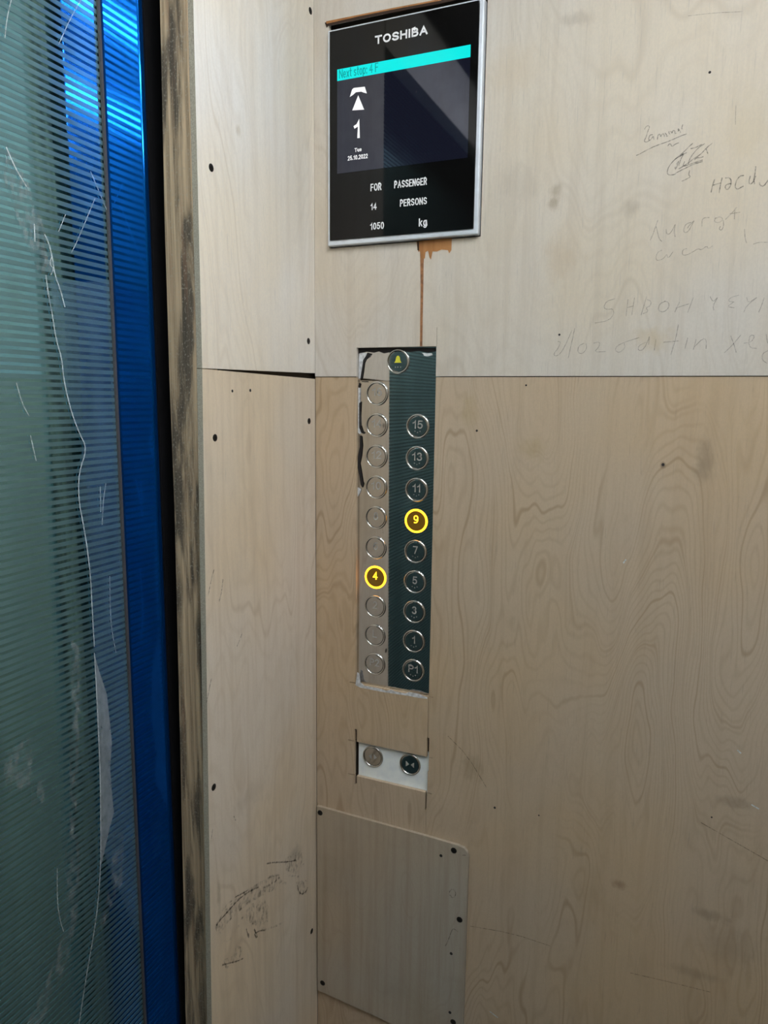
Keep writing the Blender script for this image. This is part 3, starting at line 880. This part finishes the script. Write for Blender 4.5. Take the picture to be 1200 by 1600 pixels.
# ================================================================== plywood cover at the bottom
cv = empty('cover_board', (0.14, -0.001, 0.41), 'thin grey plywood cover board screwed below the door buttons', 'board')
CT = 0.0052
outline = [(0.0028, 0.4370), (0.2770, 0.4150), (0.2772, 0.7800), (0.2745, 0.7870), (0.2690, 0.7925), (0.2580, 0.7945), (0.2000, 0.7960), (0.1200, 0.7970), (0.0028, 0.7985)]
bd = prism('board', outline, 'y', -0.0004, -0.0004 - CT, M['ply_cover'], cv)
for px, py in ((500, 1270), (709, 1329), (718, 1437), (504, 1536), (708, 1597)):
    screw(on_side(px, py, -0.0004 - CT), 'y', 0.0050, cv)
for px, py, r in ((689, 1337, .0026), (705, 1490, .0026), (703, 1582, .0026)):
    disc_lathe('screw_hole', on_side(px, py, -0.0004 - CT), [(r, -0.0005), (r, 0.0002)], 'y', M['screw_slot'], cv, n=10, smooth=False)
a = on_side(707, 1396, -0.0004 - CT)
circ = [[(707 + 5.2 * math.cos(t), 1396 + 6.5 * math.sin(t)) for t in [q * 0.5 + o for q in range(5)]] for o in (0.2, 2.6, 4.9)]
strokes('pencil_ring', circ + [[(703, 1398), (707, 1402)], [(704, 1392), (706, 1389)]], 'y', -0.0004 - CT, 0.0012, M['scuff'], cv)
for ln in ([(696, 1478), (700, 1470), (705, 1456), (708, 1450), (716, 1456)], [(722, 1336), (728, 1336)]):
    strokes('scratch', [ln], 'y', -0.0004 - CT, 0.0012, M['scuff'], cv)

# ================================================================== pencil writing on the upper sheet
YU = -0.001
A = lambda pts: [(980 + x / 8.571, 180 + y / 8.571) for x, y in pts]       # first close-up
B = lambda pts: [(1000 + x / 6.0, 260 + y / 6.0) for x, y in pts]          # second
C_ = lambda pts: [(850 + x / 3.4286, 440 + y / 3.4286) for x, y in pts]    # third
w1 = [A(p) for p in (
    [(232, 190), (255, 150), (290, 140), (300, 165), (275, 215), (255, 290), (228, 345), (240, 362), (275, 355), (305, 335)],
    [(345, 262), (305, 265), (288, 310), (292, 340), (325, 320), (350, 275), (358, 330)],
    [(405, 330), (412, 265), (440, 250), (448, 300), (462, 260), (488, 245), (500, 290)],
    [(505, 240), (530, 262), (520, 290), (545, 275)], [(560, 215), (558, 245), (575, 255)], [(585, 215), (600, 250), (612, 205), (635, 205), (640, 250), (660, 240)],
    [(675, 195), (690, 180), (695, 210), (672, 215), (700, 195), (715, 235)], [(745, 125), (730, 170), (735, 190)],
    [(120, 540), (160, 525), (240, 480), (380, 410), (560, 350), (700, 285), (800, 250)],
    [(540, 415), (575, 375), (600, 425), (640, 390), (690, 370)])]
strokes('pencil_writing', w1, 'y', YU, 0.0010, M['pencil'], up)
w2 = [A(p) for p in (
    [(880, 375), (820, 430), (740, 510), (640, 590), (560, 680), (530, 770), (560, 805), (640, 795), (660, 770)],
    [(1140, 375), (1060, 440), (980, 530), (880, 590), (820, 640), (740, 690), (690, 720)], [(1040, 380), (960, 430), (880, 520), (830, 600), (820, 660)],
    [(640, 690), (645, 740), (700, 600), (660, 660)], [(700, 560), (770, 500), (720, 580), (690, 680)], [(770, 620), (740, 690), (840, 660), (920, 630), (1010, 600)],
    [(900, 600), (930, 570), (985, 570), (1020, 555)], [(660, 770), (760, 720), (880, 660), (1010, 620)], [(850, 450), (930, 430), (1000, 390)], [(1055, 450), (1080, 515)],
    [(640, 590), (720, 540), (800, 500)], [(835, 740), (822, 800), (850, 825), (790, 860), (730, 885)])]
strokes('pencil_scribble', w2, 'y', YU, 0.0011, M['pencil'], up)
w3 = [B(p) for p in (
    [(700, 120), (682, 170), (666, 245)], [(770, 105), (755, 170), (742, 250)], [(680, 178), (760, 155)],
    [(800, 110), (840, 105), (858, 140), (845, 195), (815, 222), (795, 195), (810, 170), (855, 160)],
    [(975, 85), (935, 90), (900, 140), (890, 195), (910, 218), (970, 185)],
    [(1035, 90), (1020, 140), (1030, 172), (1060, 150), (1085, 90)], [(1085, 0), (1080, 60), (1065, 130), (1075, 165)],
    [(1120, 150), (1125, 180), (1160, 188), (1200, 130)])]
strokes('pencil_writing', w3, 'y', YU, 0.0013, M['pencil'], up)
w4 = [B(p) for p in (
    [(170, 500), (150, 550), (125, 630), (95, 695)], [(150, 560), (165, 620), (180, 680), (205, 705)],
    [(245, 590), (250, 640), (285, 630), (330, 545)], [(330, 545), (318, 610), (330, 660)],
    [(480, 525), (430, 540), (408, 590), (415, 625), (455, 610), (490, 540)], [(490, 540), (515, 500), (460, 555), (445, 580)],
    [(580, 565), (582, 500), (600, 482), (650, 480)], [(710, 480), (695, 520), (740, 530), (780, 500), (755, 470), (700, 490)], [(780, 505), (785, 560), (765, 600), (740, 590), (755, 560)],
    [(800, 500), (870, 430), (905, 385)], [(890, 410), (885, 495)], [(840, 445), (940, 430)],
    [(205, 785), (160, 810), (148, 860), (160, 885), (215, 870), (250, 825)], [(250, 825), (265, 865), (310, 800)],
    [(440, 770), (400, 780), (395, 830), (430, 835), (500, 800), (545, 770), (575, 785), (625, 745), (640, 775), (680, 745)],
    [(1060, 730), (1110, 712), (1200, 712)], [(980, 590), (985, 680), (1000, 720)])]
strokes('pencil_writing', w4, 'y', YU, 0.0010, M['pencil_faint'], up)
w5 = [C_(p) for p in (
    [(380, 92), (335, 105), (318, 140), (340, 150), (370, 145), (375, 175), (345, 210), (272, 222)],
    [(450, 95), (440, 185)], [(485, 85), (470, 180)], [(445, 140), (480, 130)],
    [(550, 80), (535, 130), (520, 180)], [(550, 95), (575, 105), (570, 130), (545, 140), (560, 160), (530, 172)],
    [(650, 105), (618, 120), (612, 155), (640, 165), (670, 140), (668, 110), (645, 105)],
    [(725, 110), (700, 165)], [(800, 85), (770, 165)], [(705, 142), (780, 118)],
    [(890, 80), (905, 110), (930, 85)], [(930, 85), (905, 130), (910, 155)],
    [(1045, 72), (1000, 85), (985, 105), (1020, 110)], [(1015, 110), (980, 135), (1020, 140)],
    [(1085, 85), (1095, 115), (1140, 85)], [(1140, 85), (1085, 130), (1070, 165)], [(1180, 85), (1165, 130), (1150, 165)])]
strokes('pencil_writing', w5, 'y', YU, 0.0010, M['pencil_faint'], up)
w6 = [C_(p) for p in (
    [(75, 320), (90, 325), (75, 360), (52, 385), (60, 402), (90, 385), (120, 330), (150, 260)], [(165, 250), (150, 320), (130, 410)],
    [(215, 330), (185, 345), (180, 380), (205, 388), (230, 360), (225, 332)], [(265, 330), (300, 322), (295, 350), (268, 378), (330, 375)],
    [(510, 300), (430, 325), (390, 345), (380, 370), (405, 382), (435, 355), (430, 330)], [(545, 325), (505, 345), (505, 370), (535, 365), (565, 295)],
    [(565, 295), (560, 340)], [(600, 310), (590, 370)], [(640, 325), (720, 318)], [(720, 230), (705, 310), (680, 390)], [(770, 300), (755, 360)],
    [(815, 310), (800, 365)], [(805, 350), (850, 305), (870, 310), (868, 360)],
    [(1000, 290), (1015, 330), (1030, 380)], [(1055, 285), (1010, 340), (965, 382)], [(1070, 330), (1110, 325), (1130, 290), (1105, 285), (1095, 325), (1105, 355), (1140, 358)],
    [(1190, 280), (1195, 320), (1200, 330)], [(1200, 370), (1170, 385), (1168, 420), (1195, 438)])]
strokes('pencil_writing', w6, 'y', YU, 0.0010, M['pencil_faint'], up)
strokes('pencil_line', [[(1150, 165), (1149, 195)], [(1075, 25), (1120, 20), (1150, 19), (1160, 18)]], 'y', YU, 0.0008, M['pencil_faint'], up)

# specks and nail holes
for px, py, r in ((874, 523, .0015), (1109, 113, .0016)):
    disc_lathe('nail_hole', on_side(px, py, YU), [(r, -0.0005), (r, 0.0002)], 'y', M['gap_shade_dark'], up, n=10, smooth=False)
for px, py, r in ((745, 673, .0017), (822, 602, .0014), (773, 1262, .0019), (842, 1274, .0012), (1036, 726, .0020), (1112, 1277, .0012)):
    disc_lathe('nail_hole', on_side(px, py, 0.0), [(r, -0.0005), (r, 0.0002)], 'y', M['gap_shade_dark'], lw, n=10, smooth=False)
for px, py, r in ((363, 611, .0020), (391, 610, .0022)):
    par = upf if py < 570 else lwf
    disc_lathe('nail_hole', on_front(px, py), [(r, -0.0005), (r, 0.0002)], 'x', M['gap_shade_dark'], par, n=10, smooth=False)
for ln in ([(1095, 1285), (1130, 1305), (1165, 1325), (1200, 1345)], [(735, 1447), (800, 1458), (860, 1478)], [(985, 1520), (1050, 1535), (1110, 1550)],
                    [(700, 1150), (730, 1180), (760, 1230)]):
    strokes('scratch', [ln], 'y', 0.0, 0.0011, M['scuff'], lw)
for ln in ([(1152, 1172), (1158, 1177)], [(1174, 1257), (1186, 1264)], [(978, 874), (974, 880)], [(765, 1580), (778, 1590)]):
    strokes('pale_nick', [ln], 'y', 0.0, 0.0018, M['film_edge'], lw)

# scuffs on the lower front sheet
D = lambda pts: [(320 + x / 6.667, 1320 + y / 6.667) for x, y in pts]
sc = [D(p) for p in (
    [(120, 840), (160, 780), (230, 700), (300, 620), (380, 540), (470, 480), (560, 440)], [(200, 850), (280, 760), (360, 680), (450, 600), (520, 560)], [(180, 690), (240, 610), (330, 540), (430, 480)],
    [(310, 545), (380, 510), (450, 470)], [(150, 790), (230, 705), (285, 640)], [(640, 195), (720, 182), (800, 180), (880, 175), (950, 160)], [(660, 340), (720, 315), (790, 315), (770, 350), (690, 410), (600, 450)],
    [(600, 480), (680, 480), (740, 460)], [(870, 325), (930, 320), (980, 335)], [(800, 400), (850, 398)], [(430, 870), (445, 940), (465, 970), (450, 920)], [(510, 880), (540, 930), (545, 975), (515, 930)],
    [(520, 920), (580, 890), (630, 888)], [(580, 850), (610, 870), (630, 885)], [(630, 885), (720, 850), (810, 815)], [(200, 990), (240, 1000), (270, 970)], [(180, 1250), (260, 1230), (340, 1210), (400, 1180)],
    [(190, 1220), (220, 1270), (240, 1280)], [(960, 420), (975, 490), (1010, 515), (1060, 480), (1070, 440)], [(570, 420), (570, 470)], [(400, 750), (380, 770)], [(480, 840), (500, 820)], [(330, 860), (360, 840)])]
strokes('scuff_mark', sc, 'x', 0.0, 0.0034, M['smudge'], lwf)
strokes('scuff_mark', [sc[i] for i in (0, 3, 4, 5, 10, 11, 12, 16, 18)], 'x', 0.0, 0.0017, M['scuff'], lwf, 0.0005)
for q in ([(334, 1448), (352, 1420), (374, 1398), (398, 1382), (420, 1370), (436, 1366), (442, 1376), (424, 1392), (404, 1402), (380, 1418), (356, 1440), (342, 1462)],
          [(392, 1412), (412, 1404), (420, 1418), (418, 1440), (404, 1448), (386, 1440), (380, 1428)], [(444, 1342), (470, 1326), (474, 1350), (462, 1366), (446, 1360)],
          [(346, 1500), (362, 1494), (368, 1476), (378, 1480), (376, 1500), (352, 1512)], [(462, 1378), (480, 1374), (478, 1396), (468, 1400)]):
    patch('hand_smudge', q, 'x', 0.0, M['smudge'], lwf, 0.0007)
strokes('scuff_mark', [[(348, 905), (346, 925), (342, 940)], [(325, 930), (330, 905), (334, 890)], [(365, 1275), (368, 1282)], [(330, 1310), (332, 1295)], [(322, 1100), (330, 1060)], [(370, 1010), (378, 990)]], 'x', 0.0, 0.0016, M['scuff'], lwf)

# ================================================================== ceiling light (above the frame)
for k, x in enumerate(STRIP_X):
    cl = empty('ceiling_light', (x, sum(STRIP_Y) / 2, CEIL - 0.03), ('twin strip ceiling light nearest the door', 'middle twin strip ceiling light', 'twin strip ceiling light farthest from the door')[k],
               'light', 'twin strip lights on the car ceiling')
    box('housing', (x - 0.035, STRIP_Y[0] - 0.02, CEIL - 0.020), (x + 0.035, STRIP_Y[1] + 0.02, CEIL - 0.001), M['white_metal'], cl, bevel=0.002)
    for dx in (-0.0165, 0.0165):
        box('led_tube', (x + dx - 0.0075, STRIP_Y[0], CEIL - 0.030), (x + dx + 0.0075, STRIP_Y[1], CEIL - 0.0195), M['diffuser'], cl, bevel=0.002)
